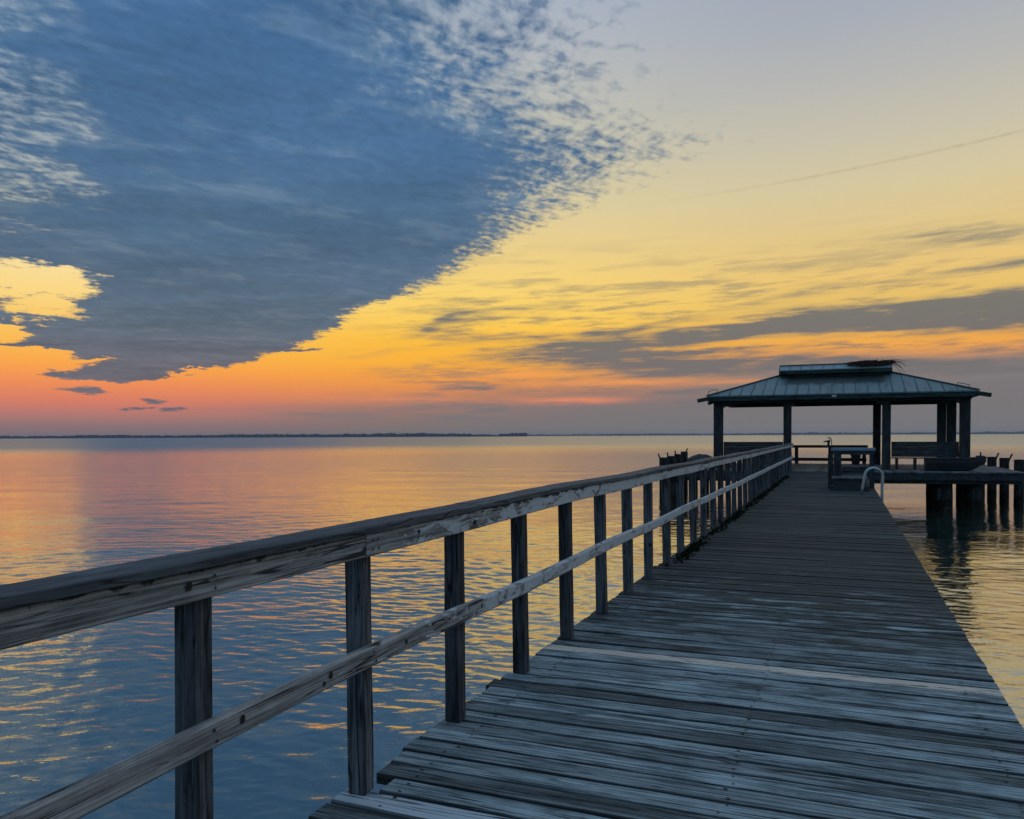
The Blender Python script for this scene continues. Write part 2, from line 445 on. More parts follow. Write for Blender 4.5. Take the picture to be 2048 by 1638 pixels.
shade = W.add(shade, W.mul(W.sub(tex, 0.5), W.lstep(10.0, 20.0, el, -0.25, -0.7)))
ccol = W.hsv(ccol, shade)
ccol = W.mix(W.mul(W.mul(W.sub(1.0, T), W.sstep(1.25, 0.55, dd)), W.sstep(8.0, 15.0, el, 0.15, 0.55)), ccol, W.ramp(W.div(el, 40.0), [(0.15, lin(150, 128, 112)), (0.35, lin(150, 158, 156)), (0.6, lin(142, 164, 178))]))
clear_sky = sky

# the sky overhead and behind (east): Sky Texture plus an unseen blue ramp shaped to light deck and posts
nish = W.node('ShaderNodeTexSky')
nish.sky_type = 'NISHITA'; nish.sun_disc = False
nish.sun_elevation = R(SUN_EL + 3.0); nish.sun_rotation = R(SUN_AZ)
nish.altitude = 0.0; nish.air_density = 1.0; nish.dust_density = 0.6; nish.ozone_density = 3.0
east = W.mix(1.0, (0, 0, 0, 1), nish.outputs[0])
nd = W.node('ShaderNodeMix', data_type='RGBA', blend_type='ADD'); nd.inputs[0].default_value = 1.0
W.put(nd.inputs[6], W.vmul(nish.outputs[0], (0.10, 0.10, 0.10)))
W.put(nd.inputs[7], W.ramp(W.div(el, 90.0), [(0.0, lin(66, 72, 86)), (0.22, lin(92, 108, 128)), (0.55, lin(132, 158, 184)), (1.0, lin(140, 168, 196))]))
EASTMIX = W.m('MAXIMUM', W.sstep(0.10, -0.35, dy), W.sstep(36.0, 62.0, el))
bg_deck = W.node('ShaderNodeBackground'); bg_east = W.node('ShaderNodeBackground')
W.l.new(clear_sky, bg.inputs['Color']); W.l.new(ccol, bg_deck.inputs['Color']); W.l.new(nd.outputs[2], bg_east.inputs['Color'])
m1 = W.node('ShaderNodeMixShader'); m2 = W.node('ShaderNodeMixShader')
W.l.new(opac, m1.inputs[0]); W.l.new(bg.outputs[0], m1.inputs[1]); W.l.new(bg_deck.outputs[0], m1.inputs[2])
W.l.new(EASTMIX, m2.inputs[0]); W.l.new(m1.outputs[0], m2.inputs[1]); W.l.new(bg_east.outputs[0], m2.inputs[2])
W.l.new(m2.outputs[0], [x for x in W.n if x.type == 'OUTPUT_WORLD'][0].inputs['Surface'])
bg.inputs['Strength'].default_value = 1.0

sun = bpy.data.lights.new('sun', 'SUN'); sun_o = bpy.data.objects.new('sun', sun); COL.objects.link(sun_o)
sun.energy = 0.003; sun.angle = R(24); sun.color = (1.0, 0.72, 0.42)
sd = Vector((math.sin(R(SUN_AZ)) * math.cos(R(SUN_EL)), math.cos(R(SUN_AZ)) * math.cos(R(SUN_EL)), math.sin(R(SUN_EL))))
sun_o.rotation_euler = sd.to_track_quat('Z', 'Y').to_euler()
sun_o.location = (0, 0, 30)

scene.view_settings.view_transform = 'Standard'; scene.view_settings.look = 'None'
scene.view_settings.exposure = 0.0; scene.view_settings.gamma = 1.0

# ------------------------------------------------------------------ water
def build_water():
    rs = [0.0, 0.3]
    while rs[-1] < 16000:
        r = rs[-1]
        rs.append(r + max(0.014, 0.00022 * r * r if r < 400 else r * 0.088))
    rs = np.array(rs[1:])
    th = np.concatenate([np.arange(-180, -46, 2.0), np.arange(-46, 46.01, 0.125), np.arange(48, 179.9, 2.0)])
    th = np.radians(th)
    RR, TT = np.meshgrid(rs, th, indexing='ij')
    X = RR * np.sin(TT); Y = RR * np.cos(TT)
    dr = np.gradient(rs)[:, None] * np.ones_like(TT)
    dt = np.gradient(th)[None, :] * RR
    sp = np.maximum(dr, np.abs(dt) * 0.6)
    Z = np.zeros_like(X); 
    g = np.random.default_rng(5)
    N = 110
    lam = np.exp(np.linspace(math.log(0.10), math.log(9.0), N)) * g.uniform(0.93, 1.07, N)
    ang = g.normal(0.0, 0.62, N) + 0.15
    # slope spectrum: mostly chop of 0.25 - 1 m, a little long swell
    s = 0.0118 * np.exp(-((np.log(lam) - math.log(0.29)) / 0.95) ** 2) + 0.0021
    # gusts: patches of rougher and of calmer water
    gust = 0.78 + 0.5 * (np.sin(X * 0.05 + 0.4 * np.sin(Y * 0.043) + 1.0) * np.sin(Y * 0.031 + 0.5 * np.sin(X * 0.024)))
    latv = X * math.cos(R(22.36)) - Y * math.sin(R(22.36))
    gust = gust * (1.0 - 0.5 / (1 + np.exp(-(latv - 1.0) * 2.0)))      # calmer in the lee of the pier
    for i in range(N):
        k = 2 * math.pi / lam[i]
        w = np.clip((lam[i] / sp - 2.2) / 2.2, 0, 1)
        rows = np.where(w.max(axis=1) > 0)[0]
        if len(rows) == 0: continue
        sl = slice(rows[0], rows[-1] + 1)
        ph = k * (X[sl] * math.sin(ang[i]) + Y[sl] * math.cos(ang[i])) + g.uniform(0, 6.28)
        # short crests: beat along the crest
        ph2 = k * 0.23 * (X[sl] * math.cos(ang[i]) - Y[sl] * math.sin(ang[i])) + g.uniform(0, 6.28)
        Z[sl] += w[sl] * (s[i] / k) * np.sin(ph + 0.9 * np.sin(ph2)) * 1.25 * (gust[sl] if lam[i] < 1.2 else 1.0)
    nr, nt_ = RR.shape
    co = np.stack([X, Y, Z], -1).reshape(-1, 3)
    idx = np.arange(nr * nt_).reshape(nr, nt_)
    a = idx[:-1, :]; b = idx[1:, :]
    a2 = np.roll(a, -1, axis=1); b2 = np.roll(b, -1, axis=1)
    quads = np.stack([a, a2, b2, b], -1).reshape(-1, 4)[:, ::-1]
    nv = len(co); nq = len(quads)
    co = np.concatenate([co, [[0, 0, 0]]])
    tri = np.stack([idx[0], np.roll(idx[0], -1), np.full(nt_, nv)], -1)
    loops = np.concatenate([quads.reshape(-1), tri.reshape(-1)]).astype(np.int32)
    starts = np.concatenate([np.arange(nq) * 4, nq * 4 + np.arange(nt_) * 3]).astype(np.int32)
    me = bpy.data.meshes.new('water')
    me.vertices.add(len(co)); me.vertices.foreach_set('co', co.astype(np.float32).ravel())
    me.loops.add(len(loops)); me.loops.foreach_set('vertex_index', loops)
    me.polygons.add(len(starts)); me.polygons.foreach_set('loop_start', starts)
    me.polygons.foreach_set('use_smooth', np.ones(len(starts), dtype=bool))
    me.update(calc_edges=True)
    if me.polygons[10].normal.z < 0:
        me.flip_normals()
    o = bpy.data.objects.new('water', me); COL.objects.link(o)
    o.location = (0, 0, WATER_Z)
    m, nt, bs = new_mat('bay_water')
    pos = nt.node('ShaderNodeTexCoord').outputs['Object']
    d = nt.node('ShaderNodeVectorMath', operation='LENGTH'); nt.l.new(pos, d.inputs[0]); d = d.outputs['Value']
    turb = nt.noise(pos, 0.35, 3.0)
    nt.l.new(nt.mix(turb, (0.018, 0.048, 0.038, 1), (0.028, 0.066, 0.052, 1)), bs.inputs['Base Color'])
    bs.inputs['IOR'].default_value = 2.1
    bs.inputs['Coat Weight'].default_value = 1.0; bs.inputs['Coat IOR'].default_value = 2.2; bs.inputs['Coat Roughness'].default_value = 0.03
    rgh = nt.add(nt.sstep(8.0, 80.0, d, 0.012, 0.06), nt.sstep(60.0, 300.0, d, 0.0, 0.31))
    nt.l.new(rgh, bs.inputs['Roughness']); nt.l.new(rgh, bs.inputs['Coat Roughness'])
    b1 = nt.node('ShaderNodeBump'); nt.l.new(nt.sstep(6.0, 25.0, d, 0.20, 0.24), b1.inputs['Strength']); b1.inputs['Distance'].default_value = 0.05
    nt.l.new(nt.noise(nt.vmul(pos, (2.2, 4.5, 1.0)), 1.0, 4.0, 0.6, 0.4), b1.inputs['Height'])
    # long wind streaks far out
    b2 = nt.node('ShaderNodeBump'); b2.inputs['Distance'].default_value = 0.6
    nt.l.new(nt.sstep(20.0, 90.0, d, 0.0, 0.16), b2.inputs['Strength'])
    nt.l.new(nt.noise(nt.vmul(pos, (0.16, 0.42, 1.0)), 1.0, 5.0, 0.6, 0.3), b2.inputs['Height'])
    nt.l.new(b1.outputs[0], b2.inputs['Normal'])
    nt.l.new(b2.outputs[0], bs.inputs['Normal']); nt.l.new(b2.outputs[0], bs.inputs['Coat Normal'])
    me.materials.append(m)
    tag(o, kind='structure')
build_water()

# ------------------------------------------------------------------ far shores
leaf_far = plain('far_foliage', (0.030, 0.052, 0.085), 0.9, var=0.3, scale=0.02, spec=0.1, bump=0)
land_far = plain('far_land', (0.040, 0.058, 0.085), 0.9, var=0.2, scale=0.02, spec=0.1, bump=0)
def shore(dist, segs, name_i):
    """segs: (x pixel from, to, tree height px) along a bearing; crowns stand on a low strip of land"""
    land = MB(); wood_ = MB()
    sd_ = dist * 0.001
    for x0, x1, hpx0, hpx1 in segs:
        n = max(2, int((x1 - x0) / 3.0))
        for i in range(n + 1):
            t = i / n; px = x0 + (x1 - x0) * t
            a = math.atan((px - 1024) / 1600)
            rr = dist / math.cos(a)
            h = (hpx0 + (hpx1 - hpx0) * t + 0.9) * dist / 1600 * (1.0 + 0.12 * math.sin(px * 0.021 + sd_) + 0.07 * math.sin(px * 0.083 + 2 * sd_) + 0.08 * math.sin(px * 0.21))
            for kk in range(2):
                rr2 = rr + random.uniform(0, 60)
                aa = a + random.uniform(-1, 1) * 3 / 1600
                c = Vector((rr2 * math.sin(aa), rr2 * math.cos(aa), WATER_Z))
                w = random.uniform(4.5, 9.0) * dist / 3500; hh = h * random.uniform(0.72, 1.04)
                prof = [(w * 0.75, 0.0), (w * 1.0, hh * 0.35), (w * 0.92, hh * 0.7), (w * 0.55, hh * 0.93), (w * 0.1, hh)]
                rings = []
                for r_, z_ in prof:
                    rings.append([c + Vector((r_ * random.uniform(0.8, 1.2) * math.cos(k * 1.0472), r_ * random.uniform(0.8, 1.2) * math.sin(k * 1.0472), z_)) for k in range(6)])
                wood_.loft(rings)
    a0 = math.atan((segs[0][0] - 1024) / 1600); a1 = math.atan((segs[-1][1] - 1024) / 1600)
    n = 80
    fr, bk, tp = [], [], []
    rings = []
    for i in range(n + 1):
        a = a0 + (a1 - a0) * i / n; rr = dist / math.cos(a) - 14
        e = Vector((math.sin(a), math.cos(a), 0))
        rings.append([e * rr + Vector((0, 0, WATER_Z - 1)), e * (rr + 6) + Vector((0, 0, WATER_Z + random.uniform(1.0, 2.0))), e * (rr + 400) + Vector((0, 0, WATER_Z + 2.5)), e * (rr + 400) + Vector((0, 0, WATER_Z - 1))])
    land.loft(rings)
    tag(land.build('shore', land_far), kind='structure')
    w = wood_.build('far_wood', leaf_far, smooth=True)
    return w
w1 = shore(3400, [(-260, 200, 4.6, 5.2), (200, 560, 5.0, 5.6), (560, 700, 6.2, 6.8), (700, 930, 6.4, 6.2), (930, 985, 6.0, 4.0), (985, 1000, 1.6, 1.6), (1000, 1022, 4.6, 5.4), (1022, 1050, 7.6, 7.4)], 0)
tag(w1, 'dark wooded far shore on the left ending in a rounded clump of trees', 'far wood', kind='stuff')
w2 = shore(6200, [(1040, 1300, 2.4, 2.8), (1300, 1620, 3.0, 3.2), (1620, 1760, 4.2, 4.0), (1760, 1960, 3.2, 3.2), (1960, 2360, 4.8, 5.0)], 1)
tag(w2, 'faint thin wooded shore on the horizon behind the pavilion', 'far wood', kind='stuff')

# ------------------------------------------------------------------ materials
M_deck = wood('deck_planks', (0.072, 0.098, 0.106), (0.32, 0.395, 0.41), 'X', 60, 0.03, rough=0.78, spec=0.22, bump=0.7, island=0.50, deep=0.4, fib=0.38, dirt=True, streak=0.6, moss=((0.022, 0.030, 0.028, 1), 0.62, 2.6, 10.5, 0.40))
M_deck_tan = wood('tan_plank', (0.56, 0.49, 0.41), (0.70, 0.62, 0.53), 'X', 50, 0.04, rough=0.8, bump=0.25, deep=0.7, dirt=True)
M_deck_pale = wood('pale_plank', (0.36, 0.42, 0.45), (0.56, 0.63, 0.66), 'X', 50, 0.04, rough=0.8, bump=0.3, deep=0.6, dirt=True)
M_deck_far = wood('platform_planks', (0.06, 0.072, 0.08), (0.24, 0.28, 0.30), 'Y', 40, 0.05, rough=0.8, bump=0.4, island=0.35)
M_rail = wood('rail_timber', (0.19, 0.19, 0.187), (0.50, 0.49, 0.475), 'Y', 55, 0.03, rough=0.8, bump=0.6, island=0.1, knots=True, deep=0.55, fib=0.44,
              paint=((0.62, 0.67, 0.70, 1), 1.4, 4.6, 0.25, 0.57))
nt = NT(M_rail.node_tree); bs = nt.n['Principled BSDF']
old = bs.inputs['Base Color'].links[0].from_socket
tcr = nt.node('ShaderNodeTexCoord').outputs['Object']
lich = nt.sstep(0.0, 0.008, nt.add(nt.sub(nt.sep(tcr)[2], 1.030), nt.add(nt.mul(nt.sub(nt.noise(tcr, 11.0, 6.0, 0.65), 0.40), 0.09), nt.mul(nt.sub(nt.noise(tcr, 1.3, 2.0), 0.5), 0.05))))
nt.l.new(nt.mix(nt.mul(lich, 0.9), old, (0.018, 0.022, 0.016, 1)), bs.inputs['Base Color'])
M_cap = wood('cap_timber', (0.062, 0.073, 0.082), (0.125, 0.145, 0.16), 'Y', 50, 0.05, deep=0.55, rough=0.75, spec=0.25, bump=0.4, island=0.12)
M_post = wood('post_timber', (0.036, 0.042, 0.050), (0.15, 0.165, 0.18), 'Z', 50, 0.05, rough=0.85, bump=0.5, island=0.0, knots=True, objvar=0.3)
M_pile = wood('pile_timber', (0.014, 0.017, 0.018), (0.060, 0.068, 0.070), 'Z', 30, 0.06, rough=0.85, bump=0.5)
nt = NT(M_pile.node_tree); bs = nt.n['Principled BSDF']
old = bs.inputs['Base Color'].links[0].from_socket
pz = nt.sep(nt.node('ShaderNodeNewGeometry').outputs['Position'])[2]
pn = nt.noise(nt.node('ShaderNodeTexCoord').outputs['Object'], 9.0, 5.0, 0.7)
tide = nt.sstep(-0.92, -1.12, nt.add(pz, nt.mul(nt.sub(pn, 0.5), 0.35)))
nt.l.new(nt.mix(tide, old, nt.mix(nt.sstep(0.5, 0.6, pn), (0.006, 0.008, 0.006, 1), (0.035, 0.038, 0.030, 1))), bs.inputs['Base Color'])
M_dark = wood('dark_timber', (0.022, 0.027, 0.031), (0.075, 0.09, 0.098), 'X', 35, 0.06, rough=0.85, bump=0.4)
M_darkz = wood('dark_upright_timber', (0.020, 0.025, 0.028), (0.068, 0.08, 0.085), 'Z', 35, 0.06, rough=0.85, bump=0.4)
M_nail = plain('rusty_nail', (0.018, 0.014, 0.012), 0.8, 0.2)
M_steel = plain('ladder_steel', (0.34, 0.44, 0.46), 0.42, 0.6, var=0.2, scale=20)
M_iron = plain('cast_iron', (0.02, 0.02, 0.022), 0.6, 0.3)
M_top = plain('table_top_plastic', (0.15, 0.24, 0.34), 0.5, var=0.12, scale=6)
M_twig = plain('twigs', (0.050, 0.030, 0.024), 0.9, var=0.4, scale=3, spec=0.1)
M_hull = plain('dark_hull', (0.020, 0.026, 0.028), 0.6, var=0.3)
M_tarp = plain('dark_tarp', (0.03, 0.034, 0.036), 0.7, var=0.3)
M_moss = plain('moss', (0.014, 0.020, 0.011), 0.95, var=0.5, scale=9, spec=0.05)
M_plate = plain('pale_plate', (0.42, 0.48, 0.46), 0.5)
M_fascia = wood('fascia_board', (0.014, 0.028, 0.028), (0.05, 0.085, 0.082), 'X', 20, 0.08, rough=0.7, bump=0.3)

def roof_metal():
    m, nt, bs = new_mat('green_metal_roof')
    tc = nt.node('ShaderNodeTexCoord').outputs['Object']
    x, y, z = nt.sep(tc)
    n = nt.noise(tc, 1.3, 6.0, 0.65)
    f = nt.noise(tc, 14.0, 5.0, 0.7)
    col = nt.mix(n, (0.085, 0.165, 0.175, 1), (0.16, 0.255, 0.27, 1))
    col = nt.mix(nt.sstep(0.5, 0.75, f), col, (0.10, 0.17, 0.18, 1))
    st = nt.noise(nt.vmul(tc, (5.0, 0.7, 0.7)), 1.0, 5.0, 0.7)
    col = nt.mix(nt.mul(nt.sstep(0.5, 0.68, st), 0.7), col, (0.045, 0.075, 0.072, 1))
    col = nt.mix(nt.mul(nt.sstep(0.62, 0.72, nt.noise(tc, 3.3, 6.0, 0.7)), 0.5), col, (0.10, 0.07, 0.05, 1))
    # algae plus the ridge vent's shade, both painted in, with a ragged lower edge
    alg_shade = nt.mul(nt.sstep(0.46, 0.62, nt.add(nt.lstep(0.10, 0.75, z, 0.15, 0.85), nt.mul(nt.sub(nt.noise(nt.vmul(tc, (2.5, 0.6, 0.6)), 2.0, 6.0, 0.65), 0.5), 0.55))),
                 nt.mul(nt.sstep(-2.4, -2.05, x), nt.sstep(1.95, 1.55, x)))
    col = nt.mix(nt.mul(alg_shade, 0.95), col, (0.014, 0.030, 0.026, 1))
    nt.l.new(col, bs.inputs['Base Color'])
    bs.inputs['Metallic'].default_value = 0.35
    bs.inputs['Roughness'].default_value = 0.5
    bp = nt.node('ShaderNodeBump'); bp.inputs['Strength'].default_value = 0.15; bp.inputs['Distance'].default_value = 0.02
    nt.l.new(f, bp.inputs['Height']); nt.l.new(bp.outputs[0], bs.inputs['Normal'])
    return m
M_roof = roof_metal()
M_seam = plain('roof_seam', (0.03, 0.055, 0.06), 0.5, 0.3)

# ------------------------------------------------------------------ the pier
PIER_RZ = -R(22.36)
pier = tag(empty('pier', (0, 0, 0), PIER_RZ), 'long weathered plank pier running from the foreground out to the roofed pavilion', 'pier')
def plank(mb, y0, y1, x0, x1, z, th=0.045, n=16, warp=0.0018, edge=0.0026):
    rings = []
    c = random.uniform(0.004, 0.007)
    ph = random.uniform(0, 6.28); lift = random.uniform(-1, 1) * 0.004; cup = random.uniform(-0.0005, 0.003)
    for i in range(n + 1):
        t = i / n; x = x0 + (x1 - x0) * t
        dzv = warp * math.sin(ph + 5 * t) + random.uniform(-1, 1) * warp * 0.4 + lift
        a = y0 + random.uniform(-1, 1) * edge; b = y1 + random.uniform(-1, 1) * edge
        m = 0.017
        rings.append([Vector((x, a, z - th + dzv)), Vector((x, b, z - th + dzv)), Vector((x, b, z - c + dzv)), Vector((x, b - c, z + dzv - 0.001)), Vector((x, b - m, z + dzv - cup * 0.4)),
                      Vector((x, (a + b) / 2, z + dzv - cup)), Vector((x, a + m, z + dzv - cup * 0.4)), Vector((x, a + c, z + dzv - 0.001)), Vector((x, a, z - c + dzv))])
    mb.loft(rings)
    if not hasattr(mb, 'dirt'): mb.dirt = {}
    base = len(mb.v) - 9 * (n + 1)
    for i in range(n + 1):
        for q, w in enumerate((1, 1, 0.95, 0.66, 0, 0, 0, 0.66, 0.95)):
            mb.dirt[base + i * 9 + q] = max(w, 0.35 if i in (0, n) else 0.0)
def dirt_attr(o, mb):
    at = o.data.attributes.new('joint_dirt', 'FLOAT', 'POINT')
    at.data.foreach_set('value', [float(mb.dirt.get(k, 1.0)) for k in range(len(mb.v))])
deck = MB(); tan = MB(); pale = MB()
PITCH = 0.1395
y = -1.6
joists = (-1.62, -0.42, 0.62)
k = 0
while y < 33.0:
    g = random.choice((0.005, 0.007, 0.010, 0.013, 0.018))
    x0 = -1.83 + random.uniform(-0.006, 0.006)
    if random.random() < 0.05: x0 += random.choice((-0.03, 0.02))
    x1 = 0.80 + random.uniform(-0.004, 0.005)
    mb = deck
    if 5.02 < y + PITCH / 2 < 5.16: mb = tan
    elif 2.53 < y + PITCH / 2 < 2.67: mb = pale
    if 2.69 < y + PITCH / 2 < 2.80: x0 = -1.70
    if 2.83 < y + PITCH / 2 < 2.95: x0 = -1.80
    plank(mb, y + g / 2, y + PITCH - g / 2, x0, x1, 0.0)
    if y < 14:
        deck.cur = 1
        for jx in joists:
            for oy in (0.032, 0.105):
                px = jx + random.uniform(-0.018, 0.018); py = y + oy + random.uniform(-0.008, 0.008)
                r = random.uniform(0.004, 0.0075)
                deck.add([(px + r * 1.5 * math.cos(q * 1.0472), py + r * math.sin(q * 1.0472), 0.0042) for q in range(6)], [tuple(range(6))])
        deck.cur = 0
    y += PITCH; k += 1
dirt_attr(deck.build('planking', [M_deck, M_nail], pier), deck)
o = tan.build('plank', M_deck_tan, pier); dirt_attr(o, tan); tag(o, 'single newer tan plank across the deck')
o = pale.build('plank', M_deck_pale, pier); dirt_attr(o, pale); tag(o, 'pale bluish plank at the near end of the deck')
for jx in (-1.66, -0.45, 0.64):
    b = MB(); b.box(jx - 0.05, jx + 0.05, -1.6, 32.6, -0.33, -0.052); b.build('stringer', M_dark, pier)
for ya in (2.2, 6.2, 10.2, 14.2, 18.2, 22.2, 26.2, 30.2):
    for xa in (-1.45, 0.42):
        b = MB(); b.lathe([(0.14, -2.9), (0.145, -1.6), (0.15, -1.2), (0.145, -0.335)], 14, (xa, ya), 0.03)
        b.build('pile', M_pile, pier, smooth=True)
    b = MB(); b.box(-1.72, 0.72, ya + 0.155, ya + 0.235, -0.60, -0.34); b.build('cross_beam', M_dark, pier)

# ------------------------------------------------------------------ the railing
rail = tag(empty('railing', (0, 0, 0), PIER_RZ), 'weathered timber railing with peeling paint along the left side of the pier', 'railing')
posts_y = [0.975 + 0.86 * i for i in range(37)]
posts_y = [p + random.uniform(-0.007, 0.007) for p in posts_y if p < 32.6]
WIG = [random.uniform(-1, 1) for _ in range(60)]
def wig(yv, s=0):
    t = max(0.0, yv) / 1.72 + s; i = int(t); f = t - i; f = f * f * (3 - 2 * f)
    return WIG[i % 60] * (1 - f) + WIG[(i + 1) % 60] * f
for i, py in enumerate(posts_y):
    b = MB()
    lean = 0.012 + random.uniform(-0.010, 0.012); tw = random.uniform(-0.09, 0.09)
    sec = 0.0385
    rings = []
    for j, z in enumerate((0.002, 0.26, 0.52, 0.78, 1.026 + 0.006 * wig(py))):
        w = sec + random.uniform(-0.0012, 0.0012)
        cx = -1.775 - lean * (z - 0.9) * 0.8; 
        rings.append([Vector((cx + math.cos(tw) * a * w - math.sin(tw) * c * w, py + math.sin(tw) * a * w + math.cos(tw) * c * w, z)) for a, c in ((-1, -1), (1, -1), (1, 1), (-1, 1))])
    b.loft(rings)
    o = b.build('post', M_post, rail, bevel=0.004)
def rail_run(name, x0, x1, z0, z1, mat, board, dz, off, bev):
    b = MB(); bends = []
    y = -0.9 + off; end = 32.62
    while y < end:
        ye = min(y + board, end)
        if end - ye < 0.4: ye = end
        n = max(2, int((ye - y) / 0.215)); rings = []
        jx, jz = random.uniform(-0.003, 0.003), (random.uniform(-0.004, 0.004) if z1 < 0.9 else 0.0)
        for i in range(n + 1):
            yy = y + 0.002 + (ye - y - 0.004) * i / n
            w = wig(yy, 0.0 if z1 > 0.9 else off) * dz + jz; wx = wig(yy, off + 9.3) * 0.008 + jx
            r1, r2, r3, r4 = [random.uniform(-1, 1) * 0.0012 for _ in range(4)]
            c = bev
            rings.append([Vector((x0 + wx + c, yy, z0 + w + r1)), Vector((x1 + wx - c, yy, z0 + w + r1)), Vector((x1 + wx + r3, yy, z0 + w + c)), Vector((x1 + wx + r3, yy, z1 + w - c)),
                          Vector((x1 + wx - c, yy, z1 + w + r2)), Vector((x0 + wx + c, yy, z1 + w + r2)), Vector((x0 + wx, yy, z1 + w - c)), Vector((x0 + wx, yy, z0 + w + c))])
        b.loft(rings); bends.append(ye)
        y = ye
    if name != 'cap_rail':
        b.cur = 1
        for py in posts_y:
            if py > 16: break
            near = [e for e in bends if abs(e - py) < 0.2]
            for oz in (0.3, 0.72):
                for oy in ((-0.02, 0.02) if near else (random.uniform(-0.012, 0.012),)):
                    yy = py + oy + random.uniform(-0.006, 0.006)
                    zz = z0 + (z1 - z0) * oz + wig(yy, 0.0 if z1 > 0.9 else off) * dz; xx = x1 + wig(yy, off + 9.3) * 0.008 + 0.0045
                    r = random.uniform(0.0045, 0.0065)
                    b.add([(xx, yy + r * math.cos(q * 1.0472), zz + r * math.sin(q * 1.0472)) for q in range(6)], [tuple(range(6))])
        for ky, oz, kr in (((1.95, 0.62, 0.014), (2.37, 0.40, 0.010), (2.41, 0.62, 0.014), (2.95, 0.5, 0.012), (3.72, 0.6, 0.011)) if name == 'lower_rail' else ((1.735, 0.55, 0.014), (2.62, 0.4, 0.010), (3.05, 0.62, 0.012))):
            zz = z0 + (z1 - z0) * oz + wig(ky, 0.0 if z1 > 0.9 else off) * dz; xx = x1 + wig(ky, off + 9.3) * 0.008 + 0.0043
            b.add([(xx, ky + kr * random.uniform(0.8, 1.1) * 0.85 * math.cos(q * 0.5236), zz + kr * random.uniform(0.85, 1.1) * math.sin(q * 0.5236)) for q in range(12)], [tuple(range(12))])
    return b.build(name, [mat, M_nail], rail)
rail_run('cap_rail', -1.845, -1.688, 1.034, 1.064, M_cap, 4.3, 0.007, 0.3, 0.004)
rail_run('top_rail', -1.735, -1.700, 0.945, 1.0325, M_rail, 3.44, 0.007, 0.1, 0.004)
rail_run('lower_rail', -1.735, -1.699, 0.488, 0.574, M_rail, 3.44, 0.010, 1.4, 0.010)

# ------------------------------------------------------------------ the pier head platform (its own bearing)
G_RZ = PIER_RZ
def g2w(gx, gy, z=0.0):
    return (gx * math.cos(G_RZ) - gy * math.sin(G_RZ), gx * math.sin(G_RZ) + gy * math.cos(G_RZ), z)
plat = tag(empty('platform', (0, 0, 0), G_RZ), 'broad dark pier head platform on piles that carries the pavilion', 'platform')
PX0, PX1, PB = -6.9, 6.05, 41.2
def pfront(x): return 32.62 + max(0.0, x - 0.9) * 0.20
b = MB()
xx = PX0
while xx < PX1 - 0.05:
    plank_w = 0.14
    z = 0.008 + random.uniform(-0.003, 0.003); y0 = pfront(xx) - 0.03 + random.uniform(-0.01, 0.01)
    b.box(xx + 0.004, xx + plank_w - 0.004, y0, PB, -0.04, z)
    xx += plank_w
b.build('planking', M_deck_far, plat)
b = MB()
b.bar((PX0, pfront(PX0) + 0.02, -0.171), (0.9, pfront(0.9) + 0.02, -0.171), 0.05, 0.255); b.bar((0.905, pfront(0.9) + 0.02, -0.171), (PX1, pfront(PX1) + 0.02, -0.171), 0.05, 0.255)
b.box(PX0, PX0 + 0.05, pfront(PX0) + 0.06, PB - 0.06, -0.30, -0.043); b.box(PX1 - 0.05, PX1, pfront(PX1) + 0.06, PB - 0.06, -0.30, -0.043); b.box(PX0, PX1, PB - 0.05, PB, -0.30, -0.043)
b.build('skirt_board', M_dark, plat)
b = MB(); b.bar((PX0 + 0.1, pfront(PX0) + 0.25, -0.37), (1.0, pfront(1.0) + 0.22, -0.37), 0.2, 0.13); b.bar((1.0, pfront(1.0) + 0.22, -0.372), (PX1 - 0.1, pfront(PX1) + 0.22, -0.372), 0.2, 0.13); b.build('beam', M_dark, plat)
for yy in (37.2, 40.8):
    b = MB(); b.box(PX0 + 0.1, PX1 - 0.1, yy - 0.1, yy + 0.1, -0.43, -0.31); b.build('beam', M_dark, plat)
for gx, gy in ((3.62, 33.7), (3.42, 34.5), (3.27, 35.2), (4.60, 33.9), (4.49, 34.7), (4.34, 35.5), (-0.4, 33.0), (-3.0, 33.0), (-6.3, 33.0), (-6.3, 37.2), (-6.3, 40.6), (-2.6, 40.6)):
    b = MB(); b.lathe([(0.20, -3.2), (0.205, -1.5), (0.21, -0.9), (0.20, -0.435)], 14, (gx, gy), 0.03)
    b.build('pile', M_pile, plat, smooth=True)
b = MB(); b.box(3.30, 3.42, 33.50, 33.56, -1.05, -0.60); b.build('fender_board', M_dark, plat)

# mooring piles standing beside the platform, each with a slanted batten
def mooring_pile(gx, gy, lean, top, bx, label, group):
    t = tag(empty('mooring_pile', g2w(gx, gy, WATER_Z), G_RZ), label, 'piling', group)
    b = MB(); h = top - WATER_Z
    r = 0.18
    rings = []
    for z in (-1.8, -0.6, 0.2, h * 0.6, h - 0.012, h):
        rr = r if z < h else r - 0.02
        rings.append([Vector((rr * (1 + random.uniform(-0.03, 0.03)) * math.cos(q * 2 * math.pi / 14) + lean * z, rr * (1 + random.uniform(-0.03, 0.03)) * math.sin(q * 2 * math.pi / 14), z)) for q in range(14)])
    b.loft(rings); b.build('trunk', M_pile, t)
    b = MB()
    b.bar((lean * h + bx * 0.1, -0.205, h - 0.26), (lean * h + bx * 0.40, -0.19, h + 0.17), 0.06, 0.035, up=(0, 1, 0)); b.build('batten', M_darkz, t)
    return t
RG = 'pilings along the right edge of the platform'
